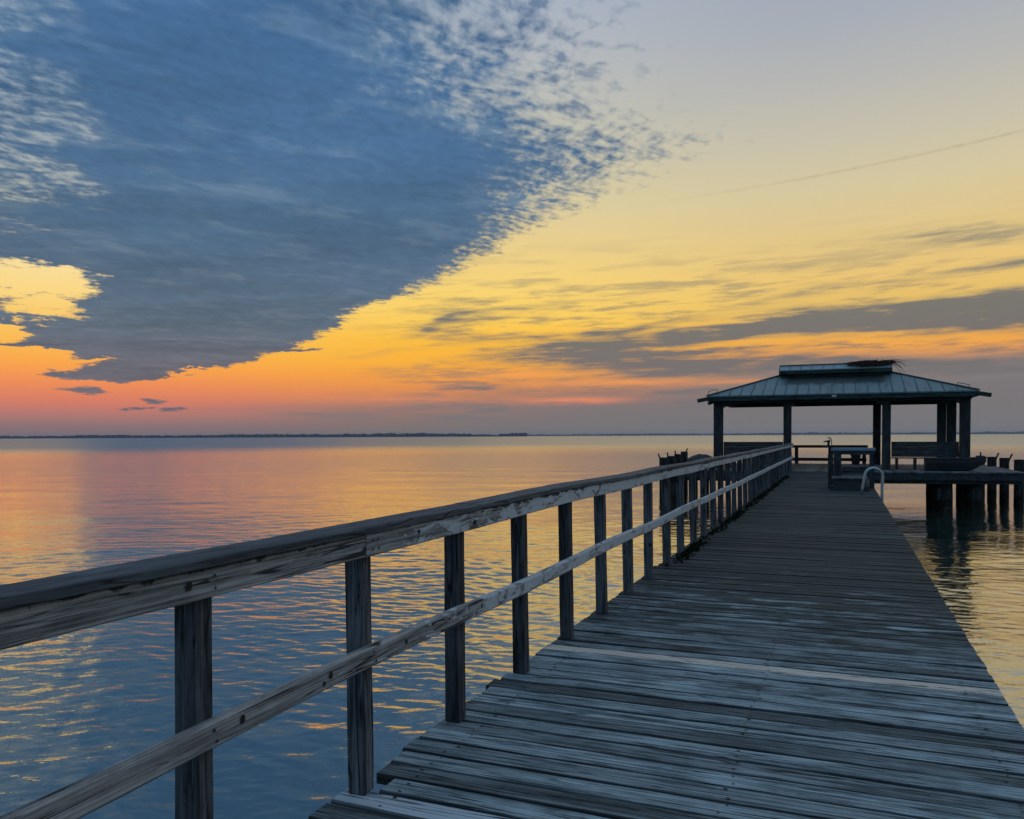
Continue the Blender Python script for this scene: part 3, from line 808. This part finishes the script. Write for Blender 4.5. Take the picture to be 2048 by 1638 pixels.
for i, (gx, gy, l, tp, bx, lb) in enumerate((
    (6.37, 36.2, 0.012, 0.40, 0.62, 'dark piling with slanted batten nearest the right edge of the photo'),
    (6.22, 38.3, 0.008, 0.41, 0.62, 'dark piling with slanted batten, second in from the right edge of the photo'),
    (6.02, 39.9, 0.006, 0.41, 0.55, 'dark piling with slanted batten, third in from the right edge of the photo'),
    (5.86, 41.8, 0.0, 0.41, -0.05, 'dark piling right behind the bow of the skiff, its batten upright'))):
    mooring_pile(gx, gy, l, tp, bx, lb, RG)
LG = 'pilings left of the platform behind the railing'
for i, (gx, gy, l, tp, bx, lb) in enumerate((
    (-7.43, 36.0, 0.0, 0.40, -0.45, 'leftmost of the dark pilings showing above the railing, batten leaning left'),
    (-7.45, 37.8, 0.0, 0.42, -0.3, 'second from left of the dark pilings showing above the railing'),
    (-7.47, 39.7, 0.0, 0.47, -0.25, 'third from left of the dark pilings showing above the railing'),
    (-7.48, 41.5, 0.0, 0.56, 0.5, 'rightmost and tallest of the dark pilings showing above the railing'))):
    mooring_pile(gx, gy, l, tp, bx, lb, LG)

# ------------------------------------------------------------------ the pavilion
pav = tag(empty('pavilion', (0, 0, 0), G_RZ), 'open roofed pavilion with green metal hip roof at the end of the pier', 'pavilion')
FR, BR = 35.0, 40.5
for gx, gy, w in ((-4.85, FR, 0.37), (-2.055, FR, 0.31), (1.66, FR, 0.31), (4.39, FR, 0.35), (1.52, BR, 0.33), (4.27, 38.0, 0.34), (4.16, BR, 0.35)):
    b = MB()
    rings = []
    for z, s in ((0.012, 1.0), (1.4, 0.98), (2.96, 1.0)):
        rings.append([Vector((gx + sx * w / 2 * s + 0.012 * (z - 1.4) * (1 if gx > 1 else 0.5), gy + sy * w / 2 * s, z)) for sx, sy in ((-1, -1), (1, -1), (1, 1), (-1, 1))])
    b.loft(rings); b.build('post', M_darkz, pav, bevel=0.02)
ZE = 3.05
def tl(x, y, z): return (x, y, z)
E0, E1, D0, D1 = -5.24, 4.80, 34.4, 41.0
RX0, RX1, RY, RZr = -2.48, 1.95, 37.7, 4.06
corners = [tl(E0, D0, ZE), tl(E1, D0, ZE), tl(E1, D1, ZE), tl(E0, D1, ZE)]
ra, rb = tl(RX0, RY, RZr), tl(RX1, RY, RZr)
# local frame of the roof mesh: z measured from the eave so that the algae and painted vent shade follow it
rb_ = MB()
def sh(p, dz=0.0): return (p[0], p[1], p[2] - ZE + dz)
T = 0.05
top = [sh(c) for c in corners] + [sh(ra), sh(rb)]
bot = [sh(c, -T) for c in corners] + [sh(ra, -T), sh(rb, -T)]
rb_.add(top + bot, [(0, 1, 5, 4), (1, 2, 5), (2, 3, 4, 5), (3, 0, 4), (10, 11, 7, 6), (11, 8, 7), (11, 10, 9, 8), (10, 6, 9),
                    (0, 6, 7, 1), (1, 7, 8, 2), (2, 8, 9, 3), (3, 9, 6, 0)])
# standing seams
rb_.cur = 1
def surf_z(x, y):
    c = []
    c.append((y - D0) / (RY - D0)); c.append((D1 - y) / (D1 - RY)); c.append((x - E0) / (RX0 - E0)); c.append((E1 - x) / (E1 - RX1))
    return (RZr - ZE) * min(c)
x = E0 + 0.46
while x < E1 - 0.1:
    for fy, sgn in ((D0, 1), (D1, -1)):
        if x < RX0: ym = D0 + (RY - D0) * (x - E0) / (RX0 - E0)
        elif x > RX1: ym = D0 + (RY - D0) * (E1 - x) / (E1 - RX1)
        else: ym = RY
        if sgn < 0: ym = D1 - (ym - D0)
        rb_.bar((x, fy + 0.005 * sgn, surf_z(x, D0 + 0.0) + 0.012), (x, ym - 0.02 * sgn, surf_z(x, ym - 0.02 * sgn) + 0.012), 0.022, 0.036)
    x += 0.444
yv = D0 + 0.4
while yv < D1 - 0.2:
    tt = min((yv - D0) / (RY - D0), (D1 - yv) / (D1 - RY))
    for ex, rx in ((E0, RX0), (E1, RX1)):
        xm = ex + (rx - ex) * tt
        rb_.bar((ex + (0.005 if ex < 0 else -0.005), yv, surf_z(ex, yv) + 0.012), (xm, yv, surf_z(xm, yv) + 0.012), 0.022, 0.036)
    yv += 0.444
for a, bb in ((top[0], top[4]), (top[1], top[5]), (top[2], top[5]), (top[3], top[4])):
    rb_.bar(Vector(a) + Vector((0, 0, 0.025)), Vector(bb) + Vector((0, 0, 0.025)), 0.12, 0.035)
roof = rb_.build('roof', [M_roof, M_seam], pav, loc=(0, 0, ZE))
# fascia and beams under the eave
b = MB()
fa = 0.17
for (p, q, n) in ((corners[0], corners[1], (0, 1)), (corners[1], corners[2], (-1, 0)), (corners[2], corners[3], (0, -1)), (corners[3], corners[0], (1, 0))):
    off = Vector((n[0] * 0.045, n[1] * 0.045, -fa / 2 - 0.055))
    b.bar(Vector(p) + off, Vector(q) + off, 0.04, fa)
b.build('fascia', M_fascia, pav)
b = MB(); b.box(E0 + 0.18, E1 - 0.18, FR - 0.18, FR + 0.18, 2.745, 2.965); b.box(E0 + 0.18, E1 - 0.18, BR - 0.15, BR + 0.15, 2.745, 2.965)
b.box(-5.02, -4.68, FR + 0.19, BR - 0.16, 2.75, 2.96); b.box(4.11, 4.45, FR + 0.19, BR - 0.16, 2.75, 2.96); b.box(1.45, 1.7, FR + 0.19, BR - 0.16, 2.77, 2.96); b.box(-2.2, -1.95, FR + 0.19, BR - 0.16, 2.77, 2.96)
b.build('beam', M_dark, pav)
for (cx, cy, ix, iy) in ((E0, D0, RX0, RY), (E1, D0, RX1, RY), (E1, D1, RX1, RY), (E0, D1, RX0, RY)):
    d = Vector((cx - ix, cy - iy, 0)).normalized()
    b = MB(); s = tl(cx, cy, ZE)
    b.bar(Vector((cx - d.x * 1.2, cy - d.y * 1.2, s[2] - 0.17 + 0.27)), Vector((cx + d.x * 0.46, cy + d.y * 0.46, s[2] - 0.21)), 0.14, 0.15)
    b.build('hip_rafter', M_fascia, pav)
b = MB(); b.bar((-5.2, 34.55, 2.73), (-4.95, 34.78, 2.84), 0.08, 0.12); b.build('bracket', M_fascia, pav)
# raised ridge vent with its own little roof
vent = MB(); vent.box(RX0 + 0.06, RX1 - 0.06, RY - 0.46, RY + 0.46, 3.88, 4.23); 
vo = vent.build('ridge_vent', M_fascia, pav)
b = MB()
vx0, vx1, ve, vz0, vz1 = RX0 - 0.05, RX1 + 0.06, 0.66, 4.23, 4.47
def vz(x): return 0.0
vs = [(vx0, RY - ve, vz0 + vz(vx0)), (vx1, RY - ve, vz0 + vz(vx1)), (vx1, RY, vz1 + vz(vx1)), (vx0, RY, vz1 + vz(vx0)), (vx1, RY + ve, vz0 + vz(vx1)), (vx0, RY + ve, vz0 + vz(vx0))]
lo = [(p[0], p[1], p[2] - 0.03) for p in vs]
b.add(vs + lo, [(0, 1, 2, 3), (3, 2, 4, 5), (6, 9, 8, 7), (9, 11, 10, 8), (0, 6, 7, 1), (5, 4, 10, 11), (0, 3, 9, 6), (3, 5, 11, 9), (1, 7, 8, 2), (2, 8, 10, 4)])
b.cur = 1
xx = vx0 + 0.02
while xx <= vx1:
    b.bar((xx, RY - ve + 0.005, vz0 + vz(xx) + 0.012), (xx, RY, vz1 + vz(xx) + 0.012), 0.022, 0.03)
    b.bar((xx, RY + ve - 0.005, vz0 + vz(xx) + 0.012), (xx, RY, vz1 + vz(xx) + 0.012), 0.022, 0.03)
    xx += 0.447
b.bar((vx0, RY, vz1 + vz(vx0) + 0.02), (vx1, RY, vz1 + vz(vx1) + 0.02), 0.1, 0.03)
M_vroof = plain('pale_metal_vent_roof', (0.20, 0.30, 0.32), 0.45, 0.35, var=0.15, scale=3)
b.build('vent_roof', [M_vroof, M_seam], vo)
b = MB(); b.box(vx0 + 0.01, vx1 - 0.01, RY - ve + 0.004, RY - ve + 0.044, 4.04, 4.192); b.box(vx0 + 0.01, vx1 - 0.01, RY + ve - 0.044, RY + ve - 0.004, 4.04, 4.192)
b.box(vx0 + 0.01, vx0 + 0.05, RY - ve + 0.05, RY + ve - 0.05, 4.04, 4.19); b.box(vx1 - 0.05, vx1 - 0.01, RY - ve + 0.05, RY + ve - 0.05, 4.04, 4.19)
b.build('vent_fascia', M_fascia, vo)
# bent wire loops on the hips and the pale plate on the fascia
def hip_pt(side, t):
    c = corners[0] if side < 0 else corners[1]; r_ = ra if side < 0 else rb
    return Vector(c).lerp(Vector(r_), t)
for side, t0, t1 in ((-1, 0.02, 0.13), (1, 0.10, 0.22)):
    p0, p1 = hip_pt(side, t0), hip_pt(side, t1)
    b = MB(); up = Vector((0, 0, 0.17 if side < 0 else 0.12))
    b.tube([p0 + Vector((0, 0, 0.04)), p0 + up, p0.lerp(p1, 0.5) + up * 1.05, p1 + up, p1 + Vector((0, 0, 0.03))], 0.013, 6)
    b.build('wire_loop', M_iron, pav)
u = (1669 - 1024) / 1600
gpx = 0.188 * D0
b = MB(); b.box(-0.33, -0.16, D0 - 0.002, D0 + 0.02, 2.90, 2.985); b.build('plate', M_plate, pav)

# nest on the ridge vent
nest = MB()
for i in range(560):
    a = random.uniform(0, 6.28); q = random.random() ** 0.6
    cx = math.cos(a) * q * 0.92; cy = math.sin(a) * q * 0.52
    hz = random.uniform(0, 1) * 0.15 * (1.05 - 0.55 * q ** 4)
    base = 0.0 - abs(cy) * 0.32
    d = random.uniform(0, 6.28); L = random.uniform(0.15, 0.5); tz = random.uniform(-0.12, 0.14)
    p = Vector((cx, cy, base + hz + 0.01)); e = Vector((math.cos(d) * 0.9, math.sin(d) * 0.6, tz)) * L * 0.5
    nest.tube([p - e, p + Vector((0, 0, random.uniform(-0.02, 0.02))), p + e], random.uniform(0.006, 0.014), 4)
for i in range(26):   # loose ends hanging over the right end and the front
    if i < 15:
        p = Vector((random.uniform(0.72, 0.92), random.uniform(-0.4, 0.2), random.uniform(-0.05, 0.14)))
        e = p + Vector((random.uniform(0.15, 0.5), random.uniform(-0.2, 0.1), random.uniform(-0.45, 0.05)))
    else:
        p = Vector((random.uniform(-0.9, 0.3), -0.55, random.uniform(-0.16, 0.05)))
        e = p + Vector((random.uniform(-0.35, 0.25), random.uniform(-0.12, 0.0), random.uniform(-0.4, 0.12)))
    nest.tube([p, p.lerp(e, 0.5) + Vector((0, 0, 0.05)), e], 0.009, 4, 0.005)
o = nest.build('bird_nest', M_twig, None)
o.location = g2w(1.18, RY - 0.16, vz1 - 0.05); o.rotation_euler = (0, 0, G_RZ)
tag(o, 'big ragged stick nest on the right end of the ridge vent', 'bird nest')

# ------------------------------------------------------------------ benches seen from behind
def bench(gx0, gx1, gy, label):
    t = tag(empty('bench', g2w((gx0 + gx1) / 2, gy, 0.01), G_RZ), label, 'bench', 'long benches between the pavilion posts')
    h = (gx1 - gx0) / 2
    b = MB()
    for i in range(3):
        b.box(-h, h, -0.02, 0.02, 0.50 + i * 0.2, 0.50 + i * 0.2 + 0.1985)
    b.build('backrest', M_dark, t, bevel=0.004)
    b = MB()
    for i in range(3):
        b.box(-h, h, 0.03 + i * 0.15, 0.03 + i * 0.15 + 0.142, 0.43, 0.47)
    b.build('seat', M_dark, t, bevel=0.004)
    n = 4
    for i in range(n):
        x = -h + 0.2 + (2 * h - 0.4) * i / (n - 1)
        b = MB(); b.box(x - 0.045, x + 0.045, 0.03, 0.12, 0.0, 0.425); b.box(x - 0.045, x + 0.045, 0.37, 0.45, 0.0, 0.425); b.box(x - 0.04, x + 0.04, 0.125, 0.365, 0.34, 0.425)
        b.build('leg', M_darkz, t)
    return t
bench(-4.64, -2.23, 35.02, 'long dark bench left of the pier railing between the two left pavilion posts')
bench(1.84, 4.19, 35.02, 'long dark bench with plank back between the two right pavilion posts')

# ------------------------------------------------------------------ skiff on the platform
def skiff():
    t = tag(empty('skiff', g2w(3.98, 34.32, 0.014), G_RZ), 'small dark skiff with flared bow lying on the platform by the right posts', 'boat')
    L = 2.05; n = 16
    outer = []; inner = []
    rings = []
    for i in range(n + 1):
        s = i / n; x = -L / 2 + L * s
        beam = 0.44 * (1 - 0.92 * max(0, (s - 0.45) / 0.55) ** 2.2) * (0.86 + 0.14 * min(1, s / 0.3))
        bot = 0.62 - 0.35 * max(0, (s - 0.6) / 0.4) ** 2
        sheer = 0.49 + 0.05 * max(0, (s - 0.5) / 0.5) ** 2
        keel = 0.0 + 0.34 * max(0, (s - 0.72) / 0.28) ** 1.5 if s > 0.72 else 0.0
        xs = x + (0.10 * 0 if s < 0.9 else 0)
        pts = []
        pr = [(-1, sheer), (-0.92, sheer * 0.62 + keel * 0.38), (-bot, keel + 0.03), (0, keel), (bot, keel + 0.03), (0.92, sheer * 0.62 + keel * 0.38), (1, sheer)]
        o_ = [Vector((xs, f * beam, z)) for f, z in pr]
        i_ = [Vector((xs, f * max(0.004, beam - 0.03), max(z, keel + 0.03) if abs(f) < 1 else z)) for f, z in reversed(pr)]
        rings.append(o_ + i_)
    b = MB(); b.loft(rings); b.build('hull', M_hull, t, smooth=False)
    for sgn in (-1, 1):
        b = MB(); path = [r[0 if sgn < 0 else 6] + Vector((0, sgn * 0.014, -0.02)) for r in rings]
        b.tube(path, 0.024, 8); b.build('gunwale', M_dark, t)
    for xs in (-0.55, 0.2):
        b = MB(); b.box(xs - 0.1, xs + 0.1, -0.38, 0.38, 0.30, 0.325); b.build('thwart', M_dark, t)
skiff()

# dark bundle left of the left post
b = MB()
rings = []
for i in range(8):
    s = i / 7; r = math.sin(math.pi * (0.06 + 0.88 * s)) ** 0.6
    rings.append([Vector((-0.55 + 1.1 * s, 0.40 * r * math.cos(q * 2 * math.pi / 12) * (1 + random.uniform(-.08, .08)), 0.30 + 0.30 * r * math.sin(q * 2 * math.pi / 12) * (1 + random.uniform(-.08, .08)))) for q in range(12)])
b.loft(rings)
o = b.build('tarp_bundle', M_tarp, None, smooth=True); o.location = g2w(-5.45, 34.2, 0.012); o.rotation_euler = (0, 0, G_RZ)
tag(o, 'dark rounded bundle on the platform just left of the left pavilion post', 'bundle')

# ------------------------------------------------------------------ railing across the far end
rr = tag(empty('end_railing', g2w(0, 0, 0), G_RZ), 'dark two-bar railing across the far end of the pier below the pavilion', 'railing')
b = MB(); b.box(-2.2, 1.16, 40.92, 41.04, 0.77, 0.90); b.build('top_rail', M_dark, rr)
b = MB(); b.box(-2.2, 1.10, 40.95, 41.01, 0.14, 0.29); b.build('lower_rail', M_dark, rr)
for x in (-2.0, -0.49, 1.0):
    b = MB(); b.box(x - 0.08, x + 0.08, 41.045, 41.14, 0.012, 0.88); b.build('post', M_darkz, rr)

# ------------------------------------------------------------------ things by the right side of the pier (pier bearing)
def p2w(lat, al, z=0.0):
    c, s = math.cos(PIER_RZ), math.sin(PIER_RZ)
    return (lat * c - al * s, lat * s + al * c, z)
AL = 22.9
t = tag(empty('cleaning_table', p2w(0.245, AL, 0.006), PIER_RZ), 'tall timber work table with pale blue top on the right side of the pier', 'table')
b = MB(); b.box(-0.50, 0.575, -0.20, 0.17, 0.965, 1.045); b.build('tabletop', M_top, t, bevel=0.012)
b = MB(); b.box(-0.48, 0.55, -0.17, -0.13, 0.87, 0.96); b.box(-0.48, 0.55, 0.11, 0.15, 0.87, 0.96); b.build('apron', M_dark, t)
for x0, x1, y0, y1 in ((-0.57, -0.44, -0.18, -0.06), (-0.57, -0.44, 0.06, 0.18), (0.44, 0.55, -0.18, -0.06), (0.44, 0.55, 0.06, 0.18)):
    b = MB(); b.box(x0, x1, y0, y1, 0.0, 0.865); b.build('leg', M_darkz, t)
b = MB(); b.box(-0.43, -0.24, -0.16, 0.15, 0.0, 0.865); b.build('side_panel', M_darkz, t)
b = MB(); b.box(-0.235, 0.43, -0.12, 0.15, 0.36, 0.40); b.box(-0.235, 0.43, -0.10, -0.06, 0.40, 0.54); b.build('shelf', M_dark, t)
b = MB(); b.box(-0.70, -0.44, -0.22, 0.02, 1.048, 1.095); b.build('pump_stand', M_dark, t)

t = tag(empty('step_box', p2w(0.20, AL - 1.02, 0.006), PIER_RZ), 'low dark timber step box on the planks in front of the work table', 'step box')
b = MB(); b.box(-0.42, 0.40, -0.30, 0.36, 0.285, 0.325); b.build('tread', M_deck_far, t, bevel=0.004)
b = MB(); b.box(-0.39, 0.37, -0.24, 0.33, 0.115, 0.28); b.build('riser', M_hull, t)
b = MB(); b.box(-0.46, 0.44, -0.34, 0.36, 0.0, 0.11); b.build('base', M_dark, t)

# pitcher pump
t = tag(empty('hand_pump', p2w(-0.31, AL - 0.1, 1.102), PIER_RZ), 'small cast iron hand pump on the left corner of the work table', 'pump')
b = MB(); b.lathe([(0.055, 0.0), (0.055, 0.012), (0.032, 0.02), (0.030, 0.085), (0.045, 0.11), (0.05, 0.145), (0.04, 0.15)], 14); b.build('barrel', M_iron, t, smooth=False)
b = MB(); b.tube([(-0.03, 0, 0.125), (-0.08, 0, 0.118), (-0.125, 0, 0.10)], 0.02, 8, 0.013); b.build('spout', M_iron, t)
b = MB(); b.tube([(0.02, 0, 0.12), (0.035, 0, 0.19), (0.03, 0, 0.215), (0.0, 0, 0.222), (-0.03, 0, 0.21)], 0.010, 8); b.tube([(0.02, 0, 0.218), (0.055, 0, 0.205), (0.072, 0, 0.17), (0.075, 0, 0.10), (0.078, 0, 0.03)], 0.010, 8); b.build('handle', M_iron, t)

# bucket at the far railing
t = tag(empty('bucket', g2w(0.62, 40.4, 0.014), G_RZ), 'dark square-topped bin by the far railing, seen under the work table', 'bin')
b = MB(); b.loft([[Vector((sx * w, sy * w, z)) for sx, sy in ((-1, -1), (1, -1), (1, 1), (-1, 1))] for z, w in ((0, 0.16), (0.42, 0.21), (0.43, 0.23), (0.47, 0.23))]); b.build('tub', M_hull, t)
b = MB(); b.tube([(0.22, 0, 0.36), (0.30, 0, 0.40), (0.36, 0, 0.52)], 0.014, 6); b.build('handle', M_iron, t)

# ladder
t = tag(empty('ladder', p2w(0.80, 20.2, 0.0), PIER_RZ), 'pale metal swim ladder with arched grab rails on the right edge of the pier', 'ladder')
for yo in (0.0, 0.42):
    b = MB(); path = [(-0.37, yo, 0.003), (-0.335, yo, 0.20), (-0.30, yo, 0.40)]
    for q in range(0, 11):
        a = math.pi * (1 - q / 10)
        path.append((-0.105 + 0.19 * math.cos(a), yo, 0.43 + 0.195 * math.sin(a)))
    path += [(0.075, yo, 0.2), (0.07, yo, -0.4), (0.07, yo, -1.9)]
    b.tube(path, 0.024, 10); b.build('grab_rail', M_steel, t, smooth=True)
for z in (-0.35, -0.65, -0.95, -1.25):
    b = MB(); b.tube([(0.07, 0.026, z), (0.07, 0.394, z)], 0.018, 8); b.build('rung', M_steel, t)

# moss and weeds along the foot of the railing
b = MB()
for i in range(2600):
    al = 8.5 + 20.0 * random.random() ** 0.9
    dens_ = max(0.1, 0.5 + 0.5 * math.sin(al * 2.1) * math.sin(al * 0.7 + 1))
    if random.random() > dens_: continue
    la = -1.74 + abs(random.gauss(0, 0.07)); z = 0.004
    h = random.uniform(0.012, 0.055) * (1 if la < -1.6 else 0.5); d = random.uniform(0, 6.28); w = random.uniform(0.01, 0.03)
    dxv, dyv = math.cos(d) * w, math.sin(d) * w
    b.add([(la - dxv, al - dyv, z), (la + dxv, al + dyv, z), (la + dxv * 0.4 + random.uniform(-.02, .02), al + dyv * 0.4 + random.uniform(-.02, .02), z + h)], [(0, 1, 2)])
    b.add([(la - dyv, al + dxv, z), (la + dyv, al - dxv, z), (la + random.uniform(-.02, .02), al + random.uniform(-.02, .02), z + h * 0.8)], [(0, 1, 2)])
o = b.build('moss', M_moss, None); o.rotation_euler = (0, 0, PIER_RZ)
tag(o, 'dark moss and weeds along the foot of the left railing', 'moss', kind='stuff')

# channel marker far out
a = math.atan((1095 - 1024) / 1600); dm = 2300
t = tag(empty('channel_marker', (math.tan(a) * dm, dm, WATER_Z), -a), 'tiny dark channel marker post far out on the water left of the pavilion', 'marker')
b = MB(); b.lathe([(0.9, -1), (0.8, 1.5), (0.55, 5.2)], 10); b.build('pile', M_iron, t)
b = MB(); b.add([(-1.3, -0.95, 3.4), (1.3, -0.95, 3.4), (0, -0.95, 6.4), (-1.3, -0.75, 3.4), (1.3, -0.75, 3.4), (0, -0.75, 6.4)], [(0, 1, 2), (5, 4, 3), (0, 3, 4, 1), (1, 4, 5, 2), (2, 5, 3, 0)]); b.build('board', M_iron, t)

# ------------------------------------------------------------------ evening haze over the bay
b = MB(); b.box(-17000, 17000, -17000, 17000, WATER_Z - 3.2, 26.0)
hz_m = bpy.data.materials.new('haze_air'); hz_m.use_nodes = True
hn = NT(hz_m.node_tree)
for nd_ in list(hn.n):
    if nd_.type == 'BSDF_PRINCIPLED': hn.n.remove(nd_)
pv = hn.node('ShaderNodeVolumePrincipled')
pv.inputs['Color'].default_value = (0.80, 0.86, 0.95, 1); pv.inputs['Density'].default_value = 0.00009
hn.l.new(pv.outputs[0], [x for x in hn.n if x.type == 'OUTPUT_MATERIAL'][0].inputs['Volume'])
hz = b.build('haze', hz_m, None); tag(hz, kind='stuff', label='thin evening haze over the whole bay', cat='haze')

# ------------------------------------------------------------------ render settings
scene.render.engine = 'CYCLES'
scene.cycles.use_denoising = True
scene.cycles.use_adaptive_sampling = True; scene.cycles.adaptive_threshold = 0.02
scene.cycles.max_bounces = 4
scene.cycles.caustics_reflective = False
scene.cycles.caustics_refractive = False
